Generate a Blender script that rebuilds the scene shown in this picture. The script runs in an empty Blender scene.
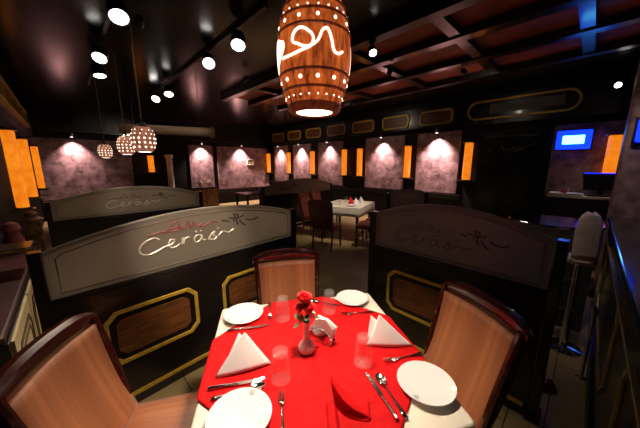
import bpy, bmesh, math, random
from mathutils import Vector, Matrix, Euler
R = math.radians
random.seed(7)
scn = bpy.context.scene
COL = scn.collection

# ------------------------------------------------------------------ materials
def node_mat(name):
    m = bpy.data.materials.new(name); m.use_nodes = True
    nt = m.node_tree
    return m, nt, nt.nodes['Principled BSDF']

def mat(name, col, rough=.5, metal=0, spec=.5, coat=0, trans=0, ior=1.45, emit=None, es=0, bump=0, bscale=80, var=0, vscale=8, stretch=None):
    m, nt, b = node_mat(name)
    b.inputs['Base Color'].default_value = (*col, 1)
    b.inputs['Roughness'].default_value = rough
    b.inputs['Metallic'].default_value = metal
    b.inputs['Specular IOR Level'].default_value = spec
    b.inputs['Coat Weight'].default_value = coat
    b.inputs['Coat Roughness'].default_value = .08
    b.inputs['Transmission Weight'].default_value = trans
    b.inputs['IOR'].default_value = ior
    if emit:
        b.inputs['Emission Color'].default_value = (*emit, 1)
        b.inputs['Emission Strength'].default_value = es
    if bump or var:
        tc = nt.nodes.new('ShaderNodeTexCoord'); mp = nt.nodes.new('ShaderNodeMapping')
        nt.links.new(tc.outputs['Object'], mp.inputs[0])
        if stretch: mp.inputs['Scale'].default_value = stretch
    if var:
        n = nt.nodes.new('ShaderNodeTexNoise'); n.inputs['Scale'].default_value = vscale; n.inputs['Detail'].default_value = 6
        nt.links.new(mp.outputs[0], n.inputs[0])
        r = nt.nodes.new('ShaderNodeValToRGB')
        r.color_ramp.elements[0].position = .3; r.color_ramp.elements[1].position = .72
        r.color_ramp.elements[0].color = (*[c*(1-var) for c in col], 1)
        r.color_ramp.elements[1].color = (*[min(1, c*(1+var)) for c in col], 1)
        nt.links.new(n.outputs['Fac'], r.inputs[0]); nt.links.new(r.outputs[0], b.inputs['Base Color'])
    if bump:
        n = nt.nodes.new('ShaderNodeTexNoise'); n.inputs['Scale'].default_value = bscale; n.inputs['Detail'].default_value = 3
        nt.links.new(mp.outputs[0], n.inputs[0])
        bp = nt.nodes.new('ShaderNodeBump'); bp.inputs['Strength'].default_value = bump; bp.inputs['Distance'].default_value = .01
        nt.links.new(n.outputs['Fac'], bp.inputs['Height']); nt.links.new(bp.outputs[0], b.inputs['Normal'])
    return m

M = {}
M['black_wood'] = mat('black_wood', (.009, .006, .006), .28, coat=.25, var=.4, vscale=5, stretch=(1, 1, 9))
M['mahogany'] = mat('mahogany', (.045, .006, .004), .22, coat=.6, var=.5, vscale=6, stretch=(1, 8, 8))
M['inset_wood'] = mat('inset_wood', (.17, .06, .017), .4, var=.55, vscale=5, stretch=(1.2, 6, 11))
M['gold'] = mat('gold_paint', (.60, .38, .05), .38, metal=.15, var=.2, vscale=30)
M['dull_gold'] = mat('dull_gold', (.36, .25, .08), .45, metal=.3, var=.3, vscale=30)
M['cream'] = mat('cream_paint', (.72, .58, .32), .5, var=.12)
M['frosted'] = mat('frosted_glass', (.24, .215, .185), .36, spec=.5, var=.12, vscale=3, bump=.05, bscale=200)
m_ = M['frosted']; nt_f = m_.node_tree; tr_ = nt_f.nodes.new('ShaderNodeBsdfTranslucent'); tr_.inputs[0].default_value = (.62, .56, .48, 1)
mx_ = nt_f.nodes.new('ShaderNodeMixShader'); mx_.inputs[0].default_value = .5; out_ = nt_f.nodes['Material Output']
nt_f.links.new(nt_f.nodes['Principled BSDF'].outputs[0], mx_.inputs[1]); nt_f.links.new(tr_.outputs[0], mx_.inputs[2]); nt_f.links.new(mx_.outputs[0], out_.inputs[0])
M['etch_line'] = mat('etched_border', (.17, .13, .105), .5)
M['etch_white'] = mat('white_etching', (.85, .80, .66), .3, metal=.2)
M['etch_pink'] = mat('pink_etching', (.30, .07, .075), .45)
M['etch_dark'] = mat('dark_etching', (.085, .06, .055), .5)
M['linen'] = mat('white_linen', (.84, .79, .68), .8, bump=.15, bscale=300)
M['napkin'] = mat('napkin_linen', (.90, .85, .85), .8, bump=.1, bscale=250)
M['china'] = mat('white_china', (.82, .83, .84), .18, coat=.3)
M['crest'] = mat('grey_crest', (.45, .45, .47), .4)
M['steel'] = mat('polished_steel', (.62, .60, .58), .13, metal=1)
M['dark_steel'] = mat('dark_steel', (.14, .13, .13), .25, metal=1)
M['chrome'] = mat('chrome', (.75, .75, .75), .08, metal=1)
M['rose'] = mat('rose_petal', (.62, .006, .010), .55)
M['leaf'] = mat('leaf', (.05, .12, .03), .5)
M['yellow_petal'] = mat('yellow_petal', (.85, .62, .18), .6)
M['petal_white'] = mat('white_petal', (.9, .85, .78), .6)
M['lamp_black'] = mat('lamp_black', (.012, .011, .011), .35, metal=.2)
M['bulb'] = mat('bulb', (1, 1, 1), .3, emit=(1, .93, .86), es=14)
M['bulb_warm'] = mat('bulb_warm', (1, 1, 1), .3, emit=(1, .80, .55), es=9)
M['bulb_small'] = mat('bulb_small', (1, 1, 1), .3, emit=(1, .85, .75), es=4)
M['cut_glow'] = mat('cutout_glow', (1, .9, .75), .4, emit=(1, .80, .58), es=2.6)
M['blue_led'] = mat('blue_led', (.0, .02, .2), .3, emit=(.002, .014, 1), es=5)
M['blue_core'] = mat('blue_core', (.2, .5, 1), .3, emit=(.10, .55, 1), es=8)
M['screen'] = mat('dark_screen', (.01, .012, .02), .12, coat=.5)
M['red_leather'] = mat('red_leather', (.16, .012, .012), .35, var=.3)
M['far_wood'] = mat('reddish_dark_wood', (.11, .024, .014), .35, coat=.2, var=.4, vscale=6)
M['bench_leather'] = mat('bench_leather', (.05, .008, .008), .45, var=.3)
M['dark_leather'] = mat('dark_red_upholstery', (.14, .028, .015), .45, var=.3)
M['column_stone'] = mat('pink_stone', (.22, .13, .125), .5, var=.5, vscale=9, bump=.3, bscale=30)
M['dark_door'] = mat('dark_glass_door', (.006, .006, .008), .18)
M['faint_script'] = mat('faint_script', (.16, .14, .13), .4)
M['brown_coffer'] = mat('coffer_panel', (.28, .052, .02), .6, spec=.2, var=.35, vscale=3)
M['tan_wood'] = mat('pale_beam_wood', (.25, .16, .11), .5, var=.3, stretch=(1, 12, 12))
M['carved'] = mat('carved_gilt', (.26, .13, .05), .5, var=.8, vscale=22, bump=.6, bscale=30)
M['white_post'] = mat('white_plaster', (.7, .62, .52), .6, var=.15)
M['pale_cover'] = mat('pale_cover', (.72, .58, .54), .6, var=.15)
M['slate'] = mat('slate_front', (.045, .048, .052), .4, var=.3)
M['slate_line'] = mat('slate_trim', (.09, .10, .11), .4)
M['counter_white'] = mat('pale_counter', (.62, .55, .43), .4)
M['red_cloth_plain'] = mat('red_napkin', (.55, .012, .015), .8)
M['pink_pot'] = mat('pink_pot', (.45, .13, .12), .4, var=.3)

# clear glass: a thin-walled tumbler
m, nt, b = node_mat('clear_glass')                     # thin walls: mostly clear, mirror at grazing angles
b.inputs['Base Color'].default_value = (.75, .72, .72, 1); b.inputs['Roughness'].default_value = .08
tp = nt.nodes.new('ShaderNodeBsdfTransparent'); tp.inputs[0].default_value = (.97, .96, .96, 1)
lw = nt.nodes.new('ShaderNodeLayerWeight'); lw.inputs[0].default_value = .25; ms = nt.nodes.new('ShaderNodeMixShader')
mr = nt.nodes.new('ShaderNodeMapRange'); mr.inputs['To Min'].default_value = .02; mr.inputs['To Max'].default_value = .22
nt.links.new(lw.outputs['Facing'], mr.inputs['Value']); nt.links.new(mr.outputs[0], ms.inputs[0]); nt.links.new(tp.outputs[0], ms.inputs[1]); nt.links.new(b.outputs[0], ms.inputs[2])
nt.links.new(ms.outputs[0], nt.nodes['Material Output'].inputs[0])
M['glass'] = m

# upholstery with soft vertical stripes
def upholstery(name, c1, c2):
    m, nt, b = node_mat(name)
    tc = nt.nodes.new('ShaderNodeTexCoord'); mp = nt.nodes.new('ShaderNodeMapping'); mp.inputs['Scale'].default_value = (26, .6, .6)
    n = nt.nodes.new('ShaderNodeTexNoise'); n.inputs['Scale'].default_value = 1; n.inputs['Detail'].default_value = 3
    r = nt.nodes.new('ShaderNodeValToRGB'); r.color_ramp.elements[0].position = .35; r.color_ramp.elements[1].position = .68
    r.color_ramp.elements[0].color = (*c1, 1); r.color_ramp.elements[1].color = (*c2, 1)
    nt.links.new(tc.outputs['Object'], mp.inputs[0]); nt.links.new(mp.outputs[0], n.inputs[0])
    nt.links.new(n.outputs['Fac'], r.inputs[0]); nt.links.new(r.outputs[0], b.inputs['Base Color'])
    b.inputs['Roughness'].default_value = .5; b.inputs['Sheen Weight'].default_value = .15
    return m
M['tan_fabric'] = upholstery('tan_striped_fabric', (.30, .095, .032), (.45, .16, .062))

# red brocade overlay
m, nt, b = node_mat('red_brocade')
tc = nt.nodes.new('ShaderNodeTexCoord')
vo = nt.nodes.new('ShaderNodeTexVoronoi'); vo.inputs['Scale'].default_value = 26; vo.feature = 'SMOOTH_F1'
no = nt.nodes.new('ShaderNodeTexNoise'); no.inputs['Scale'].default_value = 40
r = nt.nodes.new('ShaderNodeValToRGB'); r.color_ramp.elements[0].position = .18; r.color_ramp.elements[1].position = .55
r.color_ramp.elements[0].color = (.66, .008, .010, 1); r.color_ramp.elements[1].color = (.54, .005, .007, 1)
nt.links.new(tc.outputs['Object'], vo.inputs[0]); nt.links.new(tc.outputs['Object'], no.inputs[0])
nt.links.new(vo.outputs['Distance'], r.inputs[0]); nt.links.new(r.outputs[0], b.inputs['Base Color'])
bp = nt.nodes.new('ShaderNodeBump'); bp.inputs['Strength'].default_value = .25; bp.inputs['Distance'].default_value = .004
nt.links.new(vo.outputs['Distance'], bp.inputs['Height']); nt.links.new(bp.outputs[0], b.inputs['Normal'])
b.inputs['Roughness'].default_value = .75; b.inputs['Specular IOR Level'].default_value = .12
M['brocade'] = m

# mottled purple plaster
def plaster(name, c1, c2):
    m, nt, b = node_mat(name)
    tc = nt.nodes.new('ShaderNodeTexCoord')
    n1 = nt.nodes.new('ShaderNodeTexNoise'); n1.inputs['Scale'].default_value = 4.5; n1.inputs['Detail'].default_value = 8; n1.inputs['Roughness'].default_value = .7
    r = nt.nodes.new('ShaderNodeValToRGB'); r.color_ramp.elements[0].position = .36; r.color_ramp.elements[1].position = .66
    r.color_ramp.elements[0].color = (*c1, 1); r.color_ramp.elements[1].color = (*c2, 1)
    nt.links.new(tc.outputs['Object'], n1.inputs[0]); nt.links.new(n1.outputs['Fac'], r.inputs[0]); nt.links.new(r.outputs[0], b.inputs['Base Color'])
    bp = nt.nodes.new('ShaderNodeBump'); bp.inputs['Strength'].default_value = .5; bp.inputs['Distance'].default_value = .03
    nt.links.new(n1.outputs['Fac'], bp.inputs['Height']); nt.links.new(bp.outputs[0], b.inputs['Normal'])
    b.inputs['Roughness'].default_value = .6
    return m
M['purple'] = plaster('purple_plaster', (.10, .05, .056), (.43, .26, .27))

# amber lantern panel
def amber(name, s):
    m, nt, b = node_mat(name)
    tc = nt.nodes.new('ShaderNodeTexCoord'); n = nt.nodes.new('ShaderNodeTexNoise'); n.inputs['Scale'].default_value = 9; n.inputs['Detail'].default_value = 4
    r = nt.nodes.new('ShaderNodeValToRGB'); r.color_ramp.elements[0].position = .3; r.color_ramp.elements[1].position = .7
    r.color_ramp.elements[0].color = (.75, .14, .004, 1); r.color_ramp.elements[1].color = (1, .29, .012, 1)
    nt.links.new(tc.outputs['Object'], n.inputs[0]); nt.links.new(n.outputs['Fac'], r.inputs[0])
    nt.links.new(r.outputs[0], b.inputs['Emission Color']); b.inputs['Emission Strength'].default_value = s
    b.inputs['Base Color'].default_value = (.5, .2, .05, 1)
    return m
M['amber'] = amber('amber_panel', 1.0)

# glowing barrel shade: warm wood-brown streaks
def shade_mat(name, c1, c2, s):
    m, nt, b = node_mat(name)
    tc = nt.nodes.new('ShaderNodeTexCoord'); mp = nt.nodes.new('ShaderNodeMapping'); mp.inputs['Scale'].default_value = (22, 22, 5)
    n = nt.nodes.new('ShaderNodeTexNoise'); n.inputs['Scale'].default_value = 2.2; n.inputs['Detail'].default_value = 6; n.inputs['Roughness'].default_value = .65
    r = nt.nodes.new('ShaderNodeValToRGB'); r.color_ramp.elements[0].position = .34; r.color_ramp.elements[1].position = .68
    r.color_ramp.elements[0].color = (*c1, 1); r.color_ramp.elements[1].color = (*c2, 1)
    nt.links.new(tc.outputs['Object'], mp.inputs[0]); nt.links.new(mp.outputs[0], n.inputs[0]); nt.links.new(n.outputs['Fac'], r.inputs[0])
    nt.links.new(r.outputs[0], b.inputs['Emission Color']); b.inputs['Emission Strength'].default_value = s
    nt.links.new(r.outputs[0], b.inputs['Base Color']); b.inputs['Roughness'].default_value = .4
    return m
M['barrel_shade'] = shade_mat('barrel_shade', (.11, .012, .004), (.85, .165, .028), .8)
M['barrel_band'] = shade_mat('barrel_band', (.06, .010, .004), (.20, .035, .012), .45)
M['globe_shade'] = shade_mat('globe_shade', (.20, .05, .03), (.70, .28, .17), .55)

# floor tiles
m, nt, b = node_mat('floor_tiles')
tc = nt.nodes.new('ShaderNodeTexCoord'); br = nt.nodes.new('ShaderNodeTexBrick')
br.inputs['Scale'].default_value = 1; br.offset = .5
br.inputs['Brick Width'].default_value = .9; br.inputs['Row Height'].default_value = .18; br.inputs['Mortar Size'].default_value = .004
br.inputs['Color1'].default_value = (.46, .34, .16, 1); br.inputs['Color2'].default_value = (.38, .28, .13, 1); br.inputs['Mortar'].default_value = (.08, .05, .03, 1)
nt.links.new(tc.outputs['Object'], br.inputs[0]); nt.links.new(br.outputs[0], b.inputs['Base Color'])
b.inputs['Roughness'].default_value = .3
M['floor'] = m
M['ceil'] = mat('glossy_black_ceiling', (.008, .005, .006), .2, spec=.14, var=.3, vscale=2)
M['dark_wall'] = mat('dark_wall', (.008, .006, .006), .6, spec=.25, var=.3)
M['dado_red'] = mat('dark_red_wall', (.05, .008, .008), .4)

# ------------------------------------------------------------------ mesh helpers
class MB:
    def __init__(s): s.v = []; s.f = []; s.split = None
    def add(s, vs, fs, mtx=None):
        o = len(s.v)
        s.v += [(mtx @ Vector(p))[:] if mtx else tuple(p) for p in vs]
        s.f += [tuple(i+o for i in f) for f in fs]; return s
    def box(s, x0, x1, y0, y1, z0, z1, mtx=None):
        return s.add([(x0,y0,z0),(x1,y0,z0),(x1,y1,z0),(x0,y1,z0),(x0,y0,z1),(x1,y0,z1),(x1,y1,z1),(x0,y1,z1)],
            [(3,2,1,0),(4,5,6,7),(0,1,5,4),(1,2,6,5),(2,3,7,6),(3,0,4,7)], mtx)
    def lathe(s, prof, n=32, mtx=None, a0=0):
        vs = []; fs = []
        for r, z in prof:
            for k in range(n):
                a = 2*math.pi*k/n+a0; vs.append((r*math.cos(a), r*math.sin(a), z))
        for i in range(len(prof)-1):
            for k in range(n):
                k2 = (k+1) % n; fs.append((i*n+k, i*n+k2, (i+1)*n+k2, (i+1)*n+k))
        if prof[0][0] > 1e-6: fs.append(tuple(range(n-1, -1, -1)))
        if prof[-1][0] > 1e-6: fs.append(tuple((len(prof)-1)*n+k for k in range(n)))
        return s.add(vs, fs, mtx)
    def tube(s, pts, rad, n=8, closed=False, mtx=None):
        pts = [Vector(p) for p in pts]; N = len(pts); vs = []; fs = []
        rads = rad if isinstance(rad, (list, tuple)) else [rad]*N
        up = Vector((.13, .21, .97))
        for i, p in enumerate(pts):
            a = pts[(i-1) % N] if closed or i > 0 else p; c = pts[(i+1) % N] if closed or i < N-1 else p
            t = (c-a).normalized(); x = t.cross(up)
            if x.length < .05: x = t.cross(Vector((1, 0, 0)))
            x.normalize(); y = x.cross(t)
            for k in range(n):
                q = 2*math.pi*k/n; vs.append(p+(x*math.cos(q)+y*math.sin(q))*rads[i])
        for i in range(N if closed else N-1):
            j = (i+1) % N
            for k in range(n):
                k2 = (k+1) % n; fs.append((i*n+k, i*n+k2, j*n+k2, j*n+k))
        if not closed: fs += [tuple(range(n-1, -1, -1)), tuple((N-1)*n+k for k in range(n))]
        return s.add(vs, fs, mtx)
    def prism(s, poly, y0, y1, mtx=None):          # poly in x,z extruded along y
        n = len(poly)
        return s.add([(x, y0, z) for x, z in poly]+[(x, y1, z) for x, z in poly],
            [tuple(range(n)), tuple(range(2*n-1, n-1, -1))]+[(i, i+n, (i+1) % n+n, (i+1) % n) for i in range(n)], mtx)
    def ring(s, outer, inner, y0, y1, mtx=None):   # frame between two x,z outlines
        n = len(outer)
        vs = [(x, y0, z) for x, z in outer]+[(x, y0, z) for x, z in inner]+[(x, y1, z) for x, z in outer]+[(x, y1, z) for x, z in inner]
        fs = []
        for i in range(n):
            j = (i+1) % n
            fs += [(i, j, n+j, n+i), (2*n+j, 2*n+i, 3*n+i, 3*n+j), (j, i, 2*n+i, 2*n+j), (n+i, n+j, 3*n+j, 3*n+i)]
        return s.add(vs, fs, mtx)
    def grid(s, rows):
        m_ = len(rows[0]); n = len(rows); vs = [p for r_ in rows for p in r_]
        return s.add(vs, [(i*m_+j, i*m_+j+1, (i+1)*m_+j+1, (i+1)*m_+j) for i in range(n-1) for j in range(m_-1)])
    def build(s, name, material, parent=None, smooth=False, bevel=0, seg=2, solid=0, offset=-1, loc=None, rz=0):
        me = bpy.data.meshes.new(name); me.from_pydata(s.v, [], s.f); me.update()
        bm = bmesh.new(); bm.from_mesh(me); bmesh.ops.recalc_face_normals(bm, faces=bm.faces); bm.to_mesh(me); bm.free()
        o = bpy.data.objects.new(name, me); COL.objects.link(o)
        me.materials.append(material)
        if s.split is not None:
            me.materials.append(M['cut_glow'])
            for p in me.polygons:
                if p.index >= s.split: p.material_index = 1
        if solid:
            md = o.modifiers.new('s', 'SOLIDIFY'); md.thickness = solid; md.offset = offset
        if bevel:
            md = o.modifiers.new('b', 'BEVEL'); md.width = bevel; md.segments = seg; md.limit_method = 'ANGLE'
        if smooth:
            me.shade_smooth() if hasattr(me, 'shade_smooth') else None
            if smooth != 'all':
                me.set_sharp_from_angle(angle=R(38))
        if parent: o.parent = parent
        if loc: o.location = loc
        if rz: o.rotation_euler.z = rz
        return o

def tag(o, label=None, cat=None, group=None, kind=None):
    if label: o['label'] = label
    if cat: o['category'] = cat
    if group: o['group'] = group
    if kind: o['kind'] = kind
    return o
def empty(name, loc, rz=0, **k):
    o = bpy.data.objects.new(name, None); COL.objects.link(o); o.empty_display_size = .05
    o.location = loc; o.rotation_euler = (0, 0, rz); return tag(o, **k)
def copy_tree(o, parent=None):
    c = o.copy(); COL.objects.link(c)
    if parent: c.parent = parent; c.matrix_parent_inverse = o.matrix_parent_inverse
    for ch in [x for x in o.children]: copy_tree(ch, c)
    return c
def dup(o, loc, rz=0, label=None, group=None):
    c = copy_tree(o); c.location = loc; c.rotation_euler = (0, 0, rz)
    if label: c['label'] = label
    if group: c['group'] = group
    return c
def spline(pts, n=6):                                # Catmull-Rom through points
    P = [Vector(p) for p in pts]; P = [P[0]*2-P[1]]+P+[P[-1]*2-P[-2]]; out = []
    for i in range(1, len(P)-2):
        a, b_, c, d = P[i-1:i+3]
        for k in range(n):
            t = k/n
            out.append(.5*((2*b_)+(c-a)*t+(2*a-5*b_+4*c-d)*t*t+(3*b_-a-3*c+d)*t*t*t))
    return out+[P[-2]]

# room frame: local x runs along v (to the right-hand wall), local y along u (to the far wall)
TH = R(134); UA = Vector((math.cos(TH), math.sin(TH), 0)); VA = Vector((math.sin(TH), -math.cos(TH), 0)); RZ = TH-math.pi/2
def W(u, v, z=0): return tuple(UA*u+VA*v+Vector((0, 0, z)))
U0, U1, V0, V1, H = -2.2, 10.7, -.62, 7.0, 3.2

# ------------------------------------------------------------------ room shell
def struct(name, mb, material, **k):
    o = mb.build(name, material, rz=RZ, **k); o['kind'] = 'structure'; return o
t = .15
struct('floor', MB().box(V0-t, V1+t, U0-t, U1+t, -.1, 0), M['floor'])
struct('ceiling', MB().box(V0-t, V1+t, U0-t, U1+t, H, H+.1), M['ceil'])
struct('wall_left', MB().box(V0-t, V0, U0, U1, 0, H), M['dark_wall'])
struct('wall_right', MB().box(V1, V1+t, U0, U1, 0, H), M['dark_wall'])
struct('wall_back', MB().box(V0-t, V1+t, U1, U1+t, 0, H), M['dark_wall'])
struct('wall_front', MB().box(V0-t, V1+t, U0-t, U0, 0, H), M['dark_wall'])
nt_ = 0
def trim(mb, material, **k):
    global nt_; nt_ += 1
    return struct('trim_%d' % nt_, mb, material, **k)
# mottled plaster wall panels: right wall then far wall
for a, b_ in ((9.16, 10.2), (7.7, 8.82), (6.06, 7.3), (3.77, 5.11), (2.31, 3.4)):
    trim(MB().box(V1-.05, V1+.002, a, b_, .88, 2.42), M['purple'], bevel=.008)
trim(MB().box(V1-.05, V1+.002, -.75, .62, 1.0, 2.35), M['purple'], bevel=.008)
for a, b_ in ((-.60, 1.62), (3.42, 4.32), (4.5, 6.92)):
    trim(MB().box(a, b_, U1-.05, U1+.002, .6, 2.34), M['purple'], bevel=.008)
# ledges below the panels, and the deep frieze that carries the plaques
struct('baseboard_right', MB().box(V1-.08, V1, 2.2, 10.68, .76, .86), M['black_wood'], bevel=.01)
struct('baseboard_back', MB().box(-.6, 1.7, U1-.08, U1, .46, .58).box(3.4, 6.9, U1-.08, U1, .46, .58), M['black_wood'], bevel=.01)
trim(MB().box(V1-.12, V1, -.6, 10.7, 2.48, 3.05), M['black_wood'])
trim(MB().box(V0, V0+.12, 1.2, 10.7, 2.36, 2.74), M['black_wood'])
# coffered part of the ceiling on the right
for v in (2.9, 3.62, 4.5, 5.4):
    trim(MB().box(v-.07, v+.07, -2, 6.3, H-.12, H), M['black_wood'])
for u in (-.9, .25, 1.35, 2.55, 3.8, 5.0):
    trim(MB().box(2.97, 5.33, u-.06, u+.06, H-.10, H), M['black_wood'])
trim(MB().box(2.95, 5.35, -1.9, 6.2, H-.02, H-.002), M['brown_coffer'])
# dark glass doorway on the right wall with faint script
d1 = struct('door_1', MB().box(V1-.06, V1, .78, 1.9, 0, 2.34), M['dark_door'])
def on_right(pts): return [(V1-.066, p[0], p[1]) for p in pts]
o = MB().tube(on_right([(1.78, 2.22), (.86, 2.20)]), .008).build('top_rail', M['faint_script'], d1)
sc = MB()
for st in ([(1.72,1.98),(1.66,1.90),(1.58,1.93)], [(1.50,1.92),(1.44,1.99),(1.40,1.90),(1.34,1.95),(1.30,1.9)],
           [(1.28,1.92),(1.22,1.98),(1.19,1.90),(1.14,1.97),(1.10,1.96)], [(1.30,1.86),(1.12,1.92),(.98,2.0),(.88,2.03)]):
    sc.tube(spline(on_right(st)), .008, 6)
sc.build('door_script', M['faint_script'], d1)

# ------------------------------------------------------------------ gilt plaques along the right frieze
def octo(w, h, c): return [(-w+c,-h),(w-c,-h),(w,-h+c),(w,h-c),(w-c,h),(-w+c,h),(-w,h-c),(-w,-h+c)]
ORD = ['first gilt plaque on the right frieze, nearest the far corner', 'second gilt plaque along the frieze from the far corner',
       'third gilt plaque along the frieze from the far corner', 'fourth gilt plaque along the frieze, above the dark gap between panels',
       'gilt plaque on the frieze, third from the large wide sign', 'gilt plaque on the frieze, second from the large wide sign', 'gilt plaque on the frieze right beside the large wide sign']
pl0 = None
for i, (a, b_) in enumerate(((9.32, 10.15), (8.2, 9.05), (7.07, 7.88), (5.88, 6.76), (4.78, 5.58), (3.65, 4.46), (2.55, 3.3))):
    u = (a+b_)/2; loc = W(u, V1-.125, 2.77)
    if pl0 is None:
        pl0 = empty('wall_plaque', loc, RZ-math.pi/2, label='gilt-edged octagonal plaque, '+ORD[i], cat='plaque', group='gilt plaques along the right frieze')
        pl0.rotation_euler.z = RZ+math.pi/2
        MB().ring(octo(.42, .18, .07), octo(.375, .135, .055), -.02, .03).build('gilt_frame', M['gold'], pl0, bevel=.004)
        MB().prism(octo(.365, .125, .05), 0, .012).build('plaque_board', M['inset_wood'], pl0)
        # local x of the plaque runs along -u, its face looks to -v
        pl = pl0
    else:
        pl = dup(pl0, loc, pl0.rotation_euler.z)
    pl['label'] = ORD[i]
rot_right = RZ+math.pi/2
sg = empty('wide_sign', W(1.25, V1-.125, 2.79), rot_right, label='long rounded gilt-edged sign with a pale striped plate, above the dark doorway', cat='sign')
def stadium(w, h, n=10):
    return [(w-h+h*math.cos(a), h*math.sin(a)) for a in [-math.pi/2+math.pi*k/n for k in range(n+1)]]+[(-w+h+h*math.cos(a), h*math.sin(a)) for a in [math.pi/2+math.pi*k/n for k in range(n+1)]]
MB().ring(stadium(.95, .2), stadium(.91, .165), -.015, .03).build('gilt_frame', M['gold'], sg, bevel=.004)
MB().prism(stadium(.90, .155), 0, .01).build('sign_board', M['black_wood'], sg)
pp = MB().prism([(-.72,-.085),(.5,-.085),(.5,.105),(.28,.105),(.22,.075),(-.30,.075),(-.36,.105),(-.72,.105)], .01, .022).build('sign_plate', M['etch_line'], sg)
ln = MB()
for k in range(6): ln.box(-.70, .48, .022, .026, -.075+k*.026, -.068+k*.026)
ln.build('plate_lines', M['dark_etching'] if 'dark_etching' in M else M['etch_dark'], pp)

# ------------------------------------------------------------------ amber wall lanterns
lant = None
def lantern(u, v, z0, h, label, group, rz):
    global lant
    if lant is None:
        lant = empty('wall_lantern', (0, 0, 0), 0, cat='lantern', label='x')
        b = MB().lathe([(.075, .012), (.088, .03), (.088, .94), (.075, .96)], 24); b.build('amber_shade', M['amber'], lant, smooth=True)
        MB().box(-.16, .16, -.14, .14, -.035, 0).build('shelf', M['black_wood'], lant, bevel=.006)
        MB().box(-.165, .165, -.155, -.14, -.03, -.008).build('gilt_edge', M['dull_gold'], lant)
        MB().lathe([(.125, 0), (.125, .012), (.10, .02)], 24).build('lamp_base', M['black_wood'], lant, smooth=True)
        MB().lathe([(.10, .958), (.135, .965), (.135, .99), (.05, 1.0)], 24).build('lamp_cap', M['black_wood'], lant, smooth=True)
        c = lant
    else: c = copy_tree(lant)
    c.location = W(u, v, z0); c.rotation_euler = (0, 0, rz); c.scale = (1, 1, h)
    c['label'] = label; c['group'] = group
    return c
for u, lb in ((5.0, 'large glowing amber lantern on the left wall, the nearest fully lit one'),
              (6.55, 'second glowing amber lantern along the left wall'), (8.9, 'farthest amber lantern on the left wall, beside the purple plaster')):
    lantern(u, -.45, 1.05, .98, lb, 'amber lanterns on the left wall', RZ).scale = (.68, .68, 1.0)
for u, lb in ((10.52, 'amber lantern at the far corner of the right wall'), (9.0, 'second amber lantern from the far corner, left of a plaster panel'), (7.5, 'third amber lantern from the far corner on the right wall'),
              (5.9, 'amber lantern left of the dark gap between two plaster panels'), (5.25, 'amber lantern right of the dark gap between two plaster panels'), (3.6, 'amber lantern left of the nearest spotlit plaster panel'),
              (2.08, 'amber lantern between the nearest spotlit plaster panel and the dark doorway')):
    lantern(u, V1-.16, 1.24, .90, lb, 'amber lanterns on the right wall', rot_right)
lantern(-.2, V1-.2, 1.40, .72, 'orange lantern over the bar, right of the blue light', 'amber lanterns on the right wall', rot_right)
lantern(2.1, U1-.2, 1.35, .58, 'x', 'amber lanterns on the right wall', 0)
for o in COL.objects:
    if o.get('label') == 'x': o.location = W(U1-.2, 2.13, 1.35); o['label'] = 'small amber lantern in the dark far entrance, left of the white post'; del o['group']

ws = empty('wall_shelf', W(3.3, -.45, .93), RZ, label='gold-edged wall shelf at the left edge, nearest the camera', cat='shelf')
MB().box(-.16, .16, -.14, .14, -.035, 0).build('shelf_board', M['black_wood'], ws, bevel=.006)
MB().box(-.165, .165, -.155, -.14, -.03, -.008).build('gilt_edge', M['dull_gold'], ws)
# gilt ladder frieze on the left wall
lf = empty('gilt_frieze_rail', W(5, V0+.125, 2.55), RZ+math.pi/2, label='long gilt ladder-like rail high on the left wall above the lanterns', cat='rail')
for z in (-.135, .135): MB().box(-5.0, 3.6, -.06, 0, z-.022, z+.022).build('rail', M['gold'], lf, bevel=.004)
for k in range(12):
    MB().box(-4.9+k*.75, -4.86+k*.75, -.055, 0, -.112, .112).build('rung', M['gold'], lf)

# ------------------------------------------------------------------ booth partitions
def arch(L, ze, zp, n=24):                            # top outline of the glass: shallow arch
    out = []
    for i in range(n+1):
        q = i/n; out.append((L*q, ze+(zp-ze)*(1-abs(2*q-1)**2.0)))
    return out
SCRIPT = [  # s, z strokes of a flowing signature, unit box about .75 x .12
    [(.13,.115),(.10,.135),(.05,.12),(.01,.075),(.015,.03),(.06,.01),(.12,.03),(.16,.05)],
    [(.17,.05),(.215,.065),(.225,.09),(.20,.095),(.185,.065),(.20,.03),(.235,.03),(.26,.05)],
    [(.275,.04),(.285,.09),(.29,.04),(.295,.075),(.32,.09),(.335,.08)],
    [(.42,.085),(.385,.09),(.365,.06),(.38,.03),(.41,.045),(.425,.085),(.43,.04),(.455,.035)],
    [(.475,.035),(.51,.085),(.535,.09),(.515,.06),(.545,.04),(.52,.02),(.485,.03)],
    [(.56,.05),(.60,.08),(.65,.06),(.70,.085)]]
DOTS = [(.385,.125),(.42,.125),(.56,.12)]
FLOUR = [[(.06,.16),(.14,.175),(.22,.165),(.30,.185)], [(.17,.15),(.22,.22),(.26,.24),(.27,.16)], [(.20,.185),(.29,.195)],
         [(.31,.16),(.33,.23),(.35,.16),(.37,.22),(.39,.165)], [(.40,.17),(.44,.20),(.42,.165),(.47,.175),(.52,.195),(.56,.18)]]
FIG = [[(.70,.16),(.72,.21),(.70,.235)], [(.73,.235),(.75,.20),(.73,.165),(.745,.12)], [(.66,.20),(.76,.19),(.80,.205)], [(.76,.16),(.79,.12),(.82,.10)],
       [(.82,.16),(.90,.14),(.95,.16)], [(.60,.19),(.66,.17)]]
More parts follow.
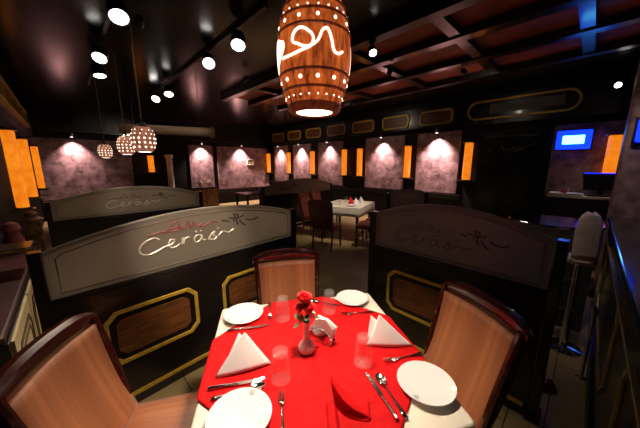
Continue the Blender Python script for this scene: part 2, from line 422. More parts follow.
def partition(loc, rz, L, label, frames, ze=1.135, zp=1.27, text=None, group=None, posts=True):
    p = empty('booth_partition', loc, rz, label=label, cat='partition', group=group)
    MB().box(0, L, -.03, .03, .0, .85).build('panel_body', M['black_wood'], p, bevel=.004)
    MB().box(.0, L, -.04, .04, 0, .07).build('plinth', M['black_wood'], p, bevel=.004)
    MB().box(.02, L-.02, -.046, -.03, .07, .095).build('gilt_strip', M['gold'], p, bevel=.003)
    top = arch(L, ze, zp)
    g = MB().prism([(0, .875)]+[(L, .875)]+top[::-1], -.012, .012).build('glass_panel', M['frosted'], p)
    MB().box(0, L, -.026, .026, .85, .875).build('glass_sill', M['black_wood'], p, bevel=.004)
    rim = [(x, 0, z) for x, z in top]
    MB().tube(rim, .012, 8).build('arched_rim', M['frosted'] , p, smooth=True)
    inn = [(min(max(x, .045), L-.045), z-.035) for x, z in top]
    bd = [(x, -.0125, z) for x, z in inn]+[(L-.045, -.0125, .90), (.045, -.0125, .90)]
    MB().tube(bd, .004, 6, closed=True).build('etched_border', M['etch_line'], g)
    if posts:
        for x in (-.028, L+.028):
            MB().box(x-.028, x+.028, -.035, .035, 0, ze+.02).build('post', M['black_wood'], p, bevel=.006)
            MB().box(x-.04, x+.04, -.06, .06, 0, .05).build('foot', M['black_wood'], p, bevel=.008)
    for (a, b_, z0, z1) in frames:
        w, h = (b_-a)/2, (z1-z0)/2; mx = Matrix.Translation(((a+b_)/2, 0, (z0+z1)/2))
        fr = MB().ring(octo(w, h, .06), octo(w-.026, h-.026, .05), -.042, -.029, mx).build('gilt_frame', M['gold'], p, bevel=.004)
        MB().prism(octo(w-.062, h-.062, .035), -.034, -.029, mx).build('wood_inset', M['inset_wood'], fr)
    if text:
        sx, sz, sca, mats, hh = text
        def strokes(lst, nm, m_, r):
            b = MB()
            for st in lst:
                b.tube(spline([(sx+q[0]*sca, -.0135, sz+q[1]*hh) for q in st]), r, 6)
            return b
        b = strokes(SCRIPT, 'l', 0, .0055)
        for q in DOTS: b.lathe([(.001, -.006), (.008, -.003), (.008, .003), (.001, .006)], 8, Matrix.Translation((sx+q[0]*sca, -.0135, sz+q[1]*hh)))
        b.build('script_lettering', M[mats[0]], g, smooth=True)
        strokes(FLOUR, 'f', 0, .0045).build('pink_flourish', M[mats[1]], g, smooth=True)
        strokes(FIG, 'g', 0, .006).build('dark_motif', M[mats[2]], g, smooth=True)
    return p
RL = R(48.47); RR = R(-47.0)
partition((-1.47, 1.31, 0), RL, 1.75, 'near left booth partition of black wood with arched frosted glass and white script lettering',
    [(.186, .756, .33, .70), (.956, 1.53, .33, .68)], text=(.42, 1.0, .98, ('etch_white', 'etch_pink', 'etch_dark'), .85))
partition((.52, 2.32, 0), RR, 1.217, 'near right booth partition of black wood with arched frosted glass, behind the right chair',
    [(.16, .78, .325, .705)], ze=1.165, zp=1.30, text=(.20, .96, .85, ('etch_line', 'etch_line', 'etch_dark'), .85))
far = []
partition(W(4.82, -.2), RZ, 1.85, 'second booth partition on the left with frosted arched glass and pink script', [], ze=1.11, zp=1.27, text=(.55, .97, .98, ('etch_white', 'etch_pink', 'etch_dark'), .85))
partition(W(5.32, 3.3), RZ, 2.25, 'far frosted booth partition in the middle of the room behind the dark dining chairs', [], ze=1.06, zp=1.24, text=(.3, .96, .8, ('etch_line', 'etch_pink', 'etch_dark'), .8))
partition(W(2.15, 3.58), RZ-R(30), .62, 'short frosted glass partition behind the right booth partition', [], ze=1.15, zp=1.22, text=None)

# carved gilt newel at the end of the second partition
nw = empty('carved_newel', W(4.55, -.36), RZ, label='carved and gilded newel post between left wall lanterns and second partition', cat='post')
MB().box(-.07, .07, -.07, .07, .08, .95).build('carved_shaft', M['carved'], nw, bevel=.01)
MB().box(-.09, .09, -.09, .09, 0, .08).build('newel_foot', M['black_wood'], nw, bevel=.01)
MB().lathe([(.09, .95), (.10, .97), (.05, 1.0), (.06, 1.04), (.001, 1.08)], 16).build('finial', M['carved'], nw, smooth=True)

# wall bench with cream front along the left wall
bn = empty('wall_bench', W(3.2, -.47), RZ+math.pi/2, label='low wall bench with cream front panels outlined in black beyond left partition', cat='bench')
MB().box(-1.2, 1.0, -.14, .14, .0, .68).build('bench_base', M['black_wood'], bn, bevel=.005)
# front faces +v : local -y
for a in (-1.15, -.42, .31):
    fp = MB().prism([(a, .03), (a+.70, .03), (a+.70, .665), (a, .665)], -.153, -.138).build('cream_panel', M['cream'], bn)
    mx = Matrix.Translation((a+.35, 0, .345)); b = MB()
    b.ring(octo(.285, .235, .07), octo(.262, .212, .062), -.158, -.150, mx); b.ring(octo(.225, .175, .055), octo(.208, .158, .05), -.158, -.150, mx)
    b.build('black_outline', M['black_wood'], fp)
MB().box(-1.2, 1.0, -.13, .14, .68, .72).build('seat_cushion', M['bench_leather'], bn, bevel=.015, seg=3)
pt = empty('pink_pot', W(4.0, -.47, .72), 0, label='rounded pink pot standing on the red wall bench', cat='pot')
MB().lathe([(.045, 0), (.07, .05), (.075, .13), (.05, .2), (.055, .22)], 20).build('pot_body', M['pink_pot'], pt, smooth=True)
wl = MB().lathe([(.055, .215), (.07, .24), (.05, .30), (.001, .32)], 14).build('pot_lid', M['pink_pot'], pt, smooth=True)

# ------------------------------------------------------------------ dining chairs
def make_chair(name, label, fabric, wood, group=None):
    c = empty(name, (0, 0, 0), 0, label=label, cat='chair', group=group)
    # seat: crowned cushion
    rows = []
    for i in range(9):
        y = -.20+.42*i/8; r_ = []
        for j in range(9):
            x = (-.225+.45*j/8)*(1-.10*(1-i/8))
            e = max(abs(2*j/8-1), abs(2*i/8-1)); r_.append((x, y, .485-.03*e**4))
        rows.append(r_)
    MB().grid(rows).build('seat', fabric, c, smooth='all', solid=.055, bevel=0)
    MB().box(-.205, .205, -.19, .20, .375, .425).build('seat_rail', wood, c, bevel=.006)
    for sx in (-1, 1):
        MB().add([(sx*.205-.02, .17, .375), (sx*.205+.02, .17, .375), (sx*.205+.02, .21, .375), (sx*.205-.02, .21, .375),
                  (sx*.205-.013, .177, 0), (sx*.205+.013, .177, 0), (sx*.205+.013, .203, 0), (sx*.205-.013, .203, 0)],
                 [(0,1,2,3),(7,6,5,4),(0,4,5,1),(1,5,6,2),(2,6,7,3),(3,7,4,0)]).build('leg', wood, c, bevel=.003)
        pts = [(sx*.19, -.27, 0), (sx*.195, -.215, .2), (sx*.20, -.205, .42), (sx*.212, -.255, .70), (sx*.222, -.315, .93)]
        MB().tube(spline(pts, 5), .017, 8).build('leg', wood, c, smooth=True)
    # upholstered back: curved, raked
    def back(x, z):
        q = (z-.43)/.47; return -.175-.125*q-.012*math.sin(q*3.1)-.035*(1-(x/.22)**2)*(.4+.6*q)
    rows = []
    for i in range(13):
        z = .43+.47*i/12; w = .205+.017*i/12; r_ = []
        for j in range(13):
            x = w*(2*j/12-1); e = abs(2*j/12-1)
            r_.append((x, back(x, z)-.012*e**6, z))
        rows.append(r_)
    MB().grid(rows).build('backrest', fabric, c, smooth='all', solid=.03, offset=0)
    rows = []
    for i in range(13):
        z = .43+.49*i/12; w = .215+.017*i/12
        rows.append([(w*(2*j/12-1), back(w*(2*j/12-1), z)-.035, z) for j in range(13)])
    MB().grid(rows).build('back_board', wood, c, smooth='all', solid=.022, offset=0)
    # crest rail: arched, wider than the back, its ends sweeping
    rows = []; n = 24
    sec = [(.020, 0), (.024, .03), (.018, .060), (.0, .074), (-.028, .070), (-.046, .05), (-.046, .0), (-.03, -.02), (.0, -.02)]
    for i in range(n+1):
        q = 2*i/n-1; x = .248*q; zz = .90-.016*q*q; yb = back(.22*q, .90)-.012-.012*q*q; k = 1-.45*abs(q)**5
        rows.append([(x, yb+a*k, zz+.01+b_*k) for a, b_ in sec])
    m_ = len(sec); vs = [p for r_ in rows for p in r_]
    fs = [(i*m_+j, i*m_+(j+1) % m_, (i+1)*m_+(j+1) % m_, (i+1)*m_+j) for i in range(n) for j in range(m_)]+[tuple(range(m_)), tuple(n*m_+j for j in range(m_))[::-1]]
    MB().add(vs, fs).build('crest_rail', wood, c, smooth=True)
    return c
ch = make_chair('dining_chair', 'tan upholstered mahogany chair in the left foreground, its seat tucked under the table', M['tan_fabric'], M['mahogany'], 'tan chairs round the near table')
ch.location = (-.667, .915, 0); ch.rotation_euler.z = R(-77.5)
dup(ch, (.461, 1.09, 0), R(103.7), 'tan mahogany chair right of the near table, in front of the right partition')
dup(ch, (-.175, 1.517, 0), R(-167.5), 'tan upholstered mahogany chair at the far side of the near table')

# ------------------------------------------------------------------ near table
TC = Vector((-.03, 1.08, 0)); TY = R(12.5)
def T(x, y, z=0): return tuple(TC+Matrix.Rotation(TY, 3, 'Z') @ Vector((x, y, 0))+Vector((0, 0, z)))
HW = .466
tb = empty('dining_table', T(0, 0), TY, label='square dining table under white cloth in the foreground', cat='table')
MB().box(-HW+.01, HW-.01, -HW+.01, HW-.01, .705, .74).build('tabletop', M['black_wood'], tb, bevel=.004)
MB().lathe([(.045, .05), (.04, .35), (.055, .70)], 20).build('pedestal', M['black_wood'], tb, smooth=True)
MB().lathe([(.27, 0), (.27, .02), (.06, .05)], 28).build('base_plate', M['black_wood'], tb, smooth=True)
MB().box(-.3, .3, -.03, .03, .68, .706).box(-.03, .03, -.3, .3, .68, .706).build('top_bracket', M['black_wood'], tb)

def squareloop(hw, n=24, rc=.02):
    pts = []
    for sx, sy, a in ((1, 1, 0), (-1, 1, 90), (-1, -1, 180), (1, -1, 270)):
        for k in range(5):
            q = R(a+90*k/4); pts.append((sx*(hw-rc)+rc*math.cos(q), sy*(hw-rc)+rc*math.sin(q)))
        nx = [(-1, 1), (-1, -1), (1, -1), (1, 1)][[0, 90, 180, 270].index(a)]
        x0, y0 = pts[-1]; q = R(a+90); x1, y1 = nx[0]*(hw-rc)+rc*math.cos(q), nx[1]*(hw-rc)+rc*math.sin(q)
        for k in range(1, n): pts.append((x0+(x1-x0)*k/n, y0+(y1-y0)*k/n))
    return pts
def cloth(hw, z, drop, material, name, loc, rz, lb, seed=1, cat='tablecloth', group=None):
    rnd = random.Random(seed); b = MB(); loops = []
    base = squareloop(hw); N = len(base)
    for r_ in (.15, .5, .9, .985): loops.append([(x*r_, y*r_, z) for x, y in base])
    loops.append([(x*1.002, y*1.002, z-.004) for x, y in base])
    ph = rnd.random()*6
    for d in (.03, .07, .12, .17, drop):
        lp = []
        for i, (x, y) in enumerate(base):
            corner = min(abs(x), abs(y))/hw; q = 2*math.pi*i/N
            amp = d*(.05*math.sin(q*16+ph)+.04*math.sin(q*7+1)+.22*max(0, corner-.8)/.2)
            k = 1.003+amp*.5; lp.append((x*k, y*k, z-d-(.03*max(0, corner-.85)/.15*d/drop)))
        loops.append(lp)
    vs = [p for l in loops for p in l]; fs = [tuple(range(N))]
    for i in range(len(loops)-1):
        for k in range(N): fs.append((i*N+k, i*N+(k+1) % N, (i+1)*N+(k+1) % N, (i+1)*N+k))
    b.add(vs, fs)
    o = b.build(name, material, smooth='all', solid=.003, offset=-1); o.location = loc; o.rotation_euler.z = rz
    return tag(o, lb, cat, group)
cloth(HW+.001, .748, .21, M['linen'], 'tablecloth', T(0, 0), TY, 'white linen tablecloth under the red overlay on the near table')

# red overlay laid cornerwise, its corners hanging over the table edges
rows = []; n = 96; hd = .453
for i in range(n+1):
    r_ = []
    for j in range(n+1):
        a = hd*(2*i/n-1); b_ = hd*(2*j/n-1)
        x = (a-b_)*.7071; y = (a+b_)*.7071; z = .7525+.0012*math.sin(x*23+1)*math.sin(y*19)
        e = HW+.006
        if abs(x) > e: z -= (abs(x)-e); x = math.copysign(e+.004*min(1, (abs(x)-e)/.03), x)
        if abs(y) > e: z -= (abs(y)-e); y = math.copysign(e+.004*min(1, (abs(y)-e)/.03), y)
        r_.append((x, y, z))
    rows.append(r_)
ov = MB().grid(rows).build('table_overlay', M['brocade'], smooth='all', solid=.002, offset=1); ov.location = T(0, 0); ov.rotation_euler.z = TY
tag(ov, 'bright red brocade overlay laid cornerwise across the white tablecloth', 'tablecloth')
# a fold of the overlay standing up at the near edge: its face curls from a tall tip down to the cloth
foot = spline([(.017, -.300, 0), (.026, -.327, 0), (.043, -.353, 0), (.072, -.374, 0), (.112, -.388, 0)], 4)
rows = []
for i, p in enumerate(foot):
    q = i/(len(foot)-1); h = .066*(1-q)**.8+.002; r_ = []
    for j in range(9):
        t_ = j/8; r_.append((p.x+.012*q*t_+.004*math.sin(math.pi*t_), p.y+.018*math.sin(math.pi*t_*.9)*(1-q)+.006*t_, .7555+h*t_))
    # the back of the fold runs down to the cloth behind its lip
    for j in range(1, 8):
        t_ = j/7; r_.append((p.x+.012*q+.02*t_, p.y+.012+.13*t_*(1-.55*q), .7555+h*(1-t_)**1.5))
    rows.append(r_)
MB().grid(rows).build('standing_fold', M['brocade'], ov, smooth='all', solid=.002)
rows = []
for i in range(12):                                   # soft ridge running on towards the near edge
    q = i/11; y = -.290-.18*q; h = .014*(1-q*.3)
    rows.append([(.016-.03*q+dx, y, .7552+h*k) for dx, k in ((-.03, 0), (-.018, .25), (-.006, .85), (0, 1), (.004, .6), (.006, .1), (.012, 0))])
MB().grid(rows).build('crease', M['brocade'], ov, smooth='all', solid=.002)

# ---- plates
def make_plate(r, label, group=None):
    p = empty('dinner_plate', (0, 0, 0), 0, label=label, cat='plate', group=group)
    MB().lathe([(.001, .004), (r*.55, .004), (r*.6, .0), (r*.64, .004), (r*.72, .007), (r*.98, .017), (r, .019), (r*.985, .021), (r*.70, .012), (r*.62, .009), (.001, .009)], 48).build('plate_body', M['china'], p, smooth=True)
    return p
PZ = .7565
pa = make_plate(.108, 'white china plate at the near left corner of the table, with a crest mark', 'white plates on the near table'); pa.location = T(-.31, -.285, PZ)
# crest mark on the rim facing the middle of the table
cr = MB().lathe([(.001, 0), (.010, 0), (.010, .0012), (.001, .0012)], 10, Matrix.Translation((.02, .090, .0175)) @ Matrix.Rotation(R(8), 4, 'X')); cr.build('rim_crest', M['crest'], pa)
for (x, y, z, s, lb) in ((.385, -.30, PZ, 1, 'white china plate at the near right corner of the table'), (-.335, .35, PZ-.001, 1, 'white china plate at the far left corner of the table'),
                         (.325, .385, PZ-.001, .92, 'white china plate at the far right corner of the table')):
    d_ = dup(pa, T(x, y, z), R(150), lb); d_.scale = (s, s, s)

# ---- upside-down tumblers
def make_tumbler():
    g = empty('tumbler', (0, 0, 0), 0, cat='glass', label='x', group='upturned tumblers on the near table')
    MB().lathe([(.037, 0), (.0385, .001), (.031, .127), (.028, .13), (.001, .13), (.001, .112), (.0275, .110), (.0345, .003), (.036, 0)], 32).build('glass_body', M['glass'], g, smooth=True)
    return g
tu = make_tumbler(); tu.location = T(-.162, -.146, .7565); tu['label'] = 'upturned clear tumbler left of the vase, beside the left white napkin'
for (x, y, lb) in ((.192, -.136, 'upturned clear tumbler in front of the right white napkin'), (-.121, .271, 'upturned clear tumbler at the far left behind the roses'), (.148, .284, 'upturned clear tumbler beside the far right plate')):
    dup(tu, T(x, y, .756), 0, lb)

# ---- standing napkins: folded triangle, two leaves meeting at the peak
def make_napkin(A, B, P, Bk, label):
    n_ = empty('folded_napkin', ((A[0]+B[0])/2, (A[1]+B[1])/2, .7565), 0, label=label, cat='napkin', group='standing white napkins on the near table')
    o = Vector(n_.location); A, B, P, Bk = [Vector(q)-o for q in (A, B, P, Bk)]
    def leaf(nm, a, b_, p, bulge):
        rows = []; nn = 10; nor = (b_-a).cross(p-a).normalized()
        for i in range(nn+1):
            q = i/nn; l = a.lerp(p, q); r_ = b_.lerp(p, q)
            rows.append([(l.lerp(r_, j/nn)+nor*bulge*math.sin(math.pi*j/nn)*math.sin(math.pi*(1-q)*.5))[:] for j in range(nn+1)])
        return MB().grid(rows).build(nm, M['napkin'], n_, smooth='all', solid=.003, offset=0)
    leaf('front_leaf', A, B, P, .012); leaf('side_leaf', A, Bk, P, -.010); leaf('back_leaf', Bk, B, P-Vector((0, -.004, .004)), -.006)
    mid = A.lerp(P, .62); leaf('tucked_flap', A+Vector((.012, .05, 0)), B+Vector((-.03, .03, 0)), P-Vector((.035, -.028, .02)), .006)
    return n_
make_napkin((-.421, .903, .758), (-.211, .983, .758), (-.322, 1.0, .895), (-.38, 1.05, .758), 'white napkin folded into a standing triangle on the left of the table')
make_napkin((.222, 1.098, .758), (.438, 1.092, .758), (.284, 1.135, .895), (.34, 1.20, .758), 'white napkin folded into a standing triangle on the right of the table')

# ---- cutlery
def flat_strip(pts, widths, th=.0022, lift=None):
    vs = []; N = len(pts)
    rows = []
    for i, (x, z) in enumerate(pts): rows.append([(x, -widths[i], z), (x, -widths[i]*.4, z+th*.6), (x, widths[i]*.4, z+th*.6), (x, widths[i], z)])
    return MB().grid(rows)
def make_fork():
    f = empty('table_fork', (0, 0, 0), 0, cat='fork', label='x', group='forks on the near table')
    flat_strip([(0, .004), (.02, .004), (.07, .0045), (.115, .006), (.135, .005)], [.009, .0085, .004, .003, .0055]).build('handle', M['steel'], f, smooth=True, solid=.002)
    rows = flat_strip([(.133, .005), (.142, .0045), (.155, .004)], [.005, .011, .0115]); rows.build('neck', M['steel'], f, smooth=True, solid=.002)
    for k in range(4):
        y = -.0095+.0063*k
        MB().add([(.154, y-.0018, .003), (.154, y+.0018, .003), (.195, y+.0011, .008), (.195, y-.0011, .008), (.154, y-.0018, .006), (.154, y+.0018, .006), (.195, y+.0011, .010), (.195, y-.0011, .010)],
            [(0,1,2,3),(7,6,5,4),(0,4,5,1),(1,5,6,2),(2,6,7,3),(3,7,4,0)]).build('tine', M['steel'], f)
    return f
def make_knife():
    k = empty('table_knife', (0, 0, 0), 0, cat='knife', label='x', group='knives on the near table')
    MB().tube([(0, 0, .005), (.01, 0, .0052), (.05, 0, .005), (.095, 0, .0045)], [.006, .0075, .0062, .0045], 10).build('handle', M['steel'], k, smooth=True)
    MB().prism([(.093, .003), (.21, .003), (.213, .004), (.093, .005)], -.001, .001, Matrix.Identity(4)).add([(.093, -.008, .0035), (.17, -.0095, .0035), (.205, -.004, .0035), (.213, .006, .0035), (.093, .006, .0035),
        (.093, -.008, .0055), (.17, -.0095, .0055), (.205, -.004, .0055), (.213, .006, .0055), (.093, .006, .0055)],
        [(4,3,2,1,0),(5,6,7,8,9),(0,1,6,5),(1,2,7,6),(2,3,8,7),(3,4,9,8),(4,0,5,9)]).build('blade', M['steel'], k)
    return k
def make_spoon():
    s = empty('table_spoon', (0, 0, 0), 0, cat='spoon', label='x', group='spoons on the near table')
    flat_strip([(0, .004), (.02, .004), (.07, .005), (.125, .008), (.14, .007)], [.009, .0085, .004, .003, .004]).build('handle', M['steel'], s, smooth=True, solid=.002)
    rows = []
    for i in range(11):
        q = i/10; r_ = []
        for j in range(16):
            a = 2*math.pi*j/15; r_.append((.165+.030*q*math.cos(a), .0195*q*math.sin(a), .0015+.008*q*q))
        rows.append(r_)
    MB().grid(rows).build('bowl', M['steel'], s, smooth='all', solid=.0015)
    return s
fk, kn, sp = make_fork(), make_knife(), make_spoon()
ZC = .7568
def lay(proto, a, b_, label, first=[None]):           # a = handle end, b_ = business end, in table coordinates
    used = proto.get('used'); o = proto if not used else copy_tree(proto)
    proto['used'] = 1
    A, B = Vector(T(*a, ZC)), Vector(T(*b_, ZC)); d = B-A
    o.location = A; o.rotation_euler = (0, 0, math.atan2(d.y, d.x)); o['label'] = label
lay(fk, (-.172, -.40), (-.165, -.205), 'steel fork right of the near left plate')
lay(kn, (-.437, -.138), (-.235, -.135), 'steel knife behind the near left plate, the farther of the two pieces')
lay(sp, (-.418, -.186), (-.24, -.168), 'steel spoon lying close behind the near left plate')
lay(kn, (.206, -.405), (.181, -.19), 'steel knife left of the near right plate, beside the standing red fold')
lay(sp, (.240, -.405), (.222, -.21), 'steel spoon between the knife and the near right plate')
lay(fk, (.475, -.143), (.285, -.153), 'steel fork behind the near right plate')
lay(fk, (.40, .225), (.21, .235), 'steel fork in front of the far right plate')
lay(sp, (.23, .33), (.10, .40), 'steel spoon left of the far right plate')
lay(kn, (-.41, .215), (-.20, .225), 'steel knife in front of the far left plate')
lay(fk, (-.19, .46), (-.19, .27), 'steel fork right of the far left plate')
for o in (fk, kn, sp): del o['used']
for o in COL.objects:
    if 'used' in o.keys(): del o['used']

# ---- bud vase with roses
vs = empty('bud_vase', T(-.035, -.01, .7565), TY, label='white china bud vase in the middle of the red overlay', cat='vase')
MB().lathe([(.030, 0), (.037, .008), (.039, .022), (.033, .038), (.018, .055), (.0125, .075), (.0115, .11), (.014, .14), (.019, .152), (.016, .152), (.009, .12), (.001, .11)], 28).build('vase_body', M['china'], vs, smooth=True)
MB().lathe([(.032, 0), (.034, .003), (.034, .006), (.030, .007)], 28).build('base_ring', M['etch_line'], vs, smooth=True)
def rose(loc, r, label, material):
    b = empty('rose', loc, random.random()*6, label=label, cat='flower', group='flowers in the bud vase')
    for k in range(11):
        a = k*2.4; q = k/10; rr = r*(.25+.75*q); hgt = r*(1.5-.75*q); rows = []
        for i in range(6):
            t_ = i/5; rows.append([((rr*(.35+.65*t_)+.004*t_*t_)*math.cos(a+w), (rr*(.35+.65*t_)+.004*t_*t_)*math.sin(a+w), -r*.7+(r*.7+hgt*.75)*t_*(1-.15*(w/.9)**2)) for w in [-.9+1.8*j/6 for j in range(7)]])
        MB().grid(rows).build('petal', material, b, smooth='all', solid=.0012)
    return b
vl = Vector(vs.location)
stems = []
def flower(dx, dy, z, r, label, material, stem=True):
    p = vl+Vector((dx, dy, z)); f = rose(p, r*1.2, label, material)
    q = MB().tube(spline([(-dx*.85-.0*dx, -dy*.85, .13-z), (-dx*.5, -dy*.5, (.15-z)*.6), (0, 0, -r*.6)]), .0022, 6)
    s_ = q.build('stem', M['leaf'], f, smooth=True); s_.rotation_euler.z = -f.rotation_euler.z
    for k in range(2):
        a = k*3.1+.4; mx = Matrix.Rotation(a, 4, 'Z'); rows = []
        for i in range(6):
            t_ = i/5; w = .010*math.sin(math.pi*t_)
            rows.append([(mx @ Vector((.004+.04*t_, s__*w, -r*.8-.012*t_*t_)))[:] for s__ in (-1, 0, 1)])
        MB().grid(rows).build('leaf', M['leaf'], f, smooth='all')
flower(-.010, .004, .255, .027, 'tall red rose, the uppermost flower in the vase', M['rose'])
flower(.012, -.004, .212, .025, 'red rose just below the uppermost rose in the vase', M['rose'])
flower(-.030, .012, .205, .017, 'small red rosebud on the left side of the vase bouquet', M['rose'])
flower(-.024, -.010, .165, .015, 'small yellow flower at the left of the vase mouth', M['yellow_petal'])
flower(.024, .012, .172, .014, 'small white flower at the right of the vase mouth', M['petal_white'])

# ---- metal napkin holder with a sheaf of white napkins
HY = TY-R(38)
nh = empty('napkin_holder', T(.045, .045, .7565), HY, label='scalloped steel napkin holder behind the vase', cat='napkin holder')
half = [(.062*math.cos(math.pi*k/16), .012+.064*math.sin(math.pi*k/16)) for k in range(17)]
for y in (-.019, .019):
    MB().prism(half, y-.0012, y+.0012).build('fan_plate', M['steel'], nh)
bd = MB()
for y in (-.019, .019):
    for k in range(13):
        a = math.pi*k/12; bd.lathe([(.001, -.005), (.0045, -.0025), (.0045, .0025), (.001, .005)], 8, Matrix.Translation((.064*math.cos(a), y, .012+.066*math.sin(a))))
bd.build('beaded_edge', M['dark_steel'], nh, smooth=True)
MB().box(-.064, .064, -.021, .021, .0, .012).build('holder_base', M['steel'], nh, bevel=.002)
ns = empty('paper_napkins', tuple(Vector(nh.location)+Vector((0, 0, .0125))), HY, label='sheaf of white paper napkins in the steel holder', cat='napkins')
for k in range(5):
    y = -.014+.007*k
    MB().prism([(-.055, 0), (.055, 0), (.068+.003*k, .075), (.03, .118-.003*k), (-.02, .105+.002*k), (-.05, .06)], y-.0018, y+.0018).build('napkin_sheet', M['napkin'], ns)

# ------------------------------------------------------------------ barrel pendant over the table
BP = (-.022, 1.075, 1.80)
bl = empty('barrel_pendant', BP, R(-6), label='large glowing carved wooden barrel pendant lamp hanging above the near table', cat='pendant lamp')
def brad(z):                                          # bulging barrel
    return .137-.0425*(abs(z-.2)/.19)**2
shade = MB().lathe([(brad(z), z) for z in [.02+.37*k/20 for k in range(21)]][:], 56)
shade.f = [f for f in shade.f if len(f) == 4]
shade.split = len(shade.f)
for z, nn, s_ in ((.098, 13, .0068), (.282, 13, .006), (.045, 22, .003), (.315, 22, .003)):
    for k in range(nn):                               # pierced dots, glowing from the lamp inside
        a = 2*math.pi*k/nn+.1; r_ = brad(z)
        shade.lathe([(.001, -.002), (s_, -.002), (s_, .002), (.001, .003)], 8, Matrix.Translation((r_*math.cos(a), r_*math.sin(a), z)) @ Matrix.Rotation(a, 4, 'Z') @ Matrix.Rotation(R(90), 4, 'Y'))
shade.build('barrel_shade', M['barrel_shade'], bl, smooth=True)
def openlathe(prof, n=56):
    b = MB().lathe(prof, n); b.f = [f for f in b.f if len(f) == 4]; return b
openlathe([(.068, .004), (.072, -.002), (.090, -.004), (.101, .008), (.104, .022), (.100, .030), (.068, .02), (.068, .004)]).build('bottom_rim', M['barrel_band'], bl, smooth=True)
MB().lathe([(.094, .388), (.098, .392), (.098, .412), (.085, .418), (.02, .425)], 56).build('top_cap', M['lamp_black'], bl, smooth=True)
for z in (.070, .122, .258, .305, .345):
    openlathe([(brad(z-.005)+.0005, z-.005), (brad(z)+.004, z-.003), (brad(z)+.004, z+.003), (brad(z+.005)+.0005, z+.005)]).build('hoop', M['barrel_band'], bl, smooth=True)
MB().lathe([(.001, .000), (.069, .000), (.069, .008), (.001, .008)], 40).build('diffuser', M['bulb_warm'], bl, smooth=True)
def on_barrel(pts, off=.002): return [((brad(z)+off)*math.sin(a), -(brad(z)+off)*math.cos(a), z) for a, z in [(p.x, p.z) for p in pts]]
for rep_ in (0, math.pi):
    sw = MB()
    for s_ in ([(-.80, .163), (-.45, .165), (-.16, .174), (.06, .186), (.09, .215), (-.16, .240), (-.36, .232), (-.42, .205), (-.26, .192), (-.04, .182), (.20, .198), (.33, .232), (.46, .238), (.55, .212), (.62, .178), (.76, .170), (.90, .180)],):
        sw.tube(on_barrel(spline([Vector((p[0]+rep_, 0, p[1])) for p in s_], 8)), .0042, 8)
    sw.build('cutout_scroll', M['cut_glow'], bl, smooth=True)
    rows = []                                         # leaf-shaped opening left of the scroll
    for i in range(15):
        q = i/14; z = .118+.117*q; lo = -1.45; hi = -1.42+.95*math.sin(math.pi*(.08+.72*q))**1.2*(1 if q < .9 else .8)*(.3+.7*q)
        rows.append(on_barrel([Vector((lo+rep_+(hi-lo)*j/6, 0, z)) for j in range(7)], .0018))
    MB().grid(rows).build('cutout_leaf', M['cut_glow'], bl, smooth='all', solid=.001)
MB().tube([(0, 0, .42), (0, 0, H-BP[2]-.02)], .006, 8).build('cord', M['lamp_black'], bl)
MB().lathe([(.06, H-BP[2]-.03), (.065, H-BP[2]-.005)], 24).build('ceiling_rose', M['lamp_black'], bl, smooth=True)

# ------------------------------------------------------------------ perforated globe pendants over the left booths
gp = empty('globe_pendant', (0, 0, 0), 0, label='x', cat='pendant lamp', group='perforated globe pendants over the left booths')
def gr(z): return .115*math.sqrt(max(.0, 1-((z-.15)/.165)**2))
b = MB().lathe([(gr(z), z) for z in [.02+.26*k/14 for k in range(15)]], 32); b.split = len(b.f)
for z, nn in ((.07, 11), (.115, 14), (.16, 14), (.205, 13), (.245, 9)):
    for k in range(nn):
        a = 2*math.pi*(k+.5*(nn % 2))/nn; r_ = gr(z)
        b.lathe([(.001, -.002), (.011 if z < .19 else .007, -.002), (.009 if z < .19 else .006, .003), (.001, .003)], 8, Matrix.Translation((r_*math.cos(a), r_*math.sin(a), z)) @ Matrix.Rotation(a, 4, 'Z') @ Matrix.Rotation(R(90), 4, 'Y'))
b.build('globe_shade', M['globe_shade'], gp, smooth=True)
MB().lathe([(.001, .018), (.058, .018), (.06, .024), (.001, .024)], 24).build('diffuser', M['bulb_small'], gp)
MB().lathe([(.07, .278), (.045, .30), (.015, .33), (.012, .36)], 24).build('cap', M['lamp_black'], gp, smooth=True)
MB().tube([(0, 0, .35), (0, 0, H-1.72-.005)], .008, 8).build('rod', M['dull_gold'], gp)
gp.location = (-1.92, 2.93, 1.72); gp['label'] = 'perforated copper globe pendant, the largest and rightmost of the left cluster'
dup(gp, (-3.0, 4.15, 1.74), 0, 'perforated copper globe pendant, the middle one of the left cluster')
dup(gp, (-4.3, 5.35, 1.72), 0, 'perforated copper globe pendant, the farthest and leftmost of the cluster')
# hanging wooden cylinder with brass end
cy = empty('hanging_beam', (-3.35, 6.1, 2.36), R(24), label='horizontal round wooden beam with brass end cap hung from the ceiling', cat='beam')
mx = Matrix.Rotation(R(90), 4, 'Y')
MB().lathe([(.10, -.95), (.10, .80)], 24, mx).build('beam_shaft', M['tan_wood'], cy, smooth=True)
MB().lathe([(.115, .80), (.135, .82), (.135, .90), (.115, .91)], 24, mx).build('brass_end_cap', M['dull_gold'], cy, smooth=True)
for x in (-.7, .6): MB().tube([(x, 0, .09), (x, 0, H-2.36)], .008, 8).build('hanger', M['lamp_black'], cy)

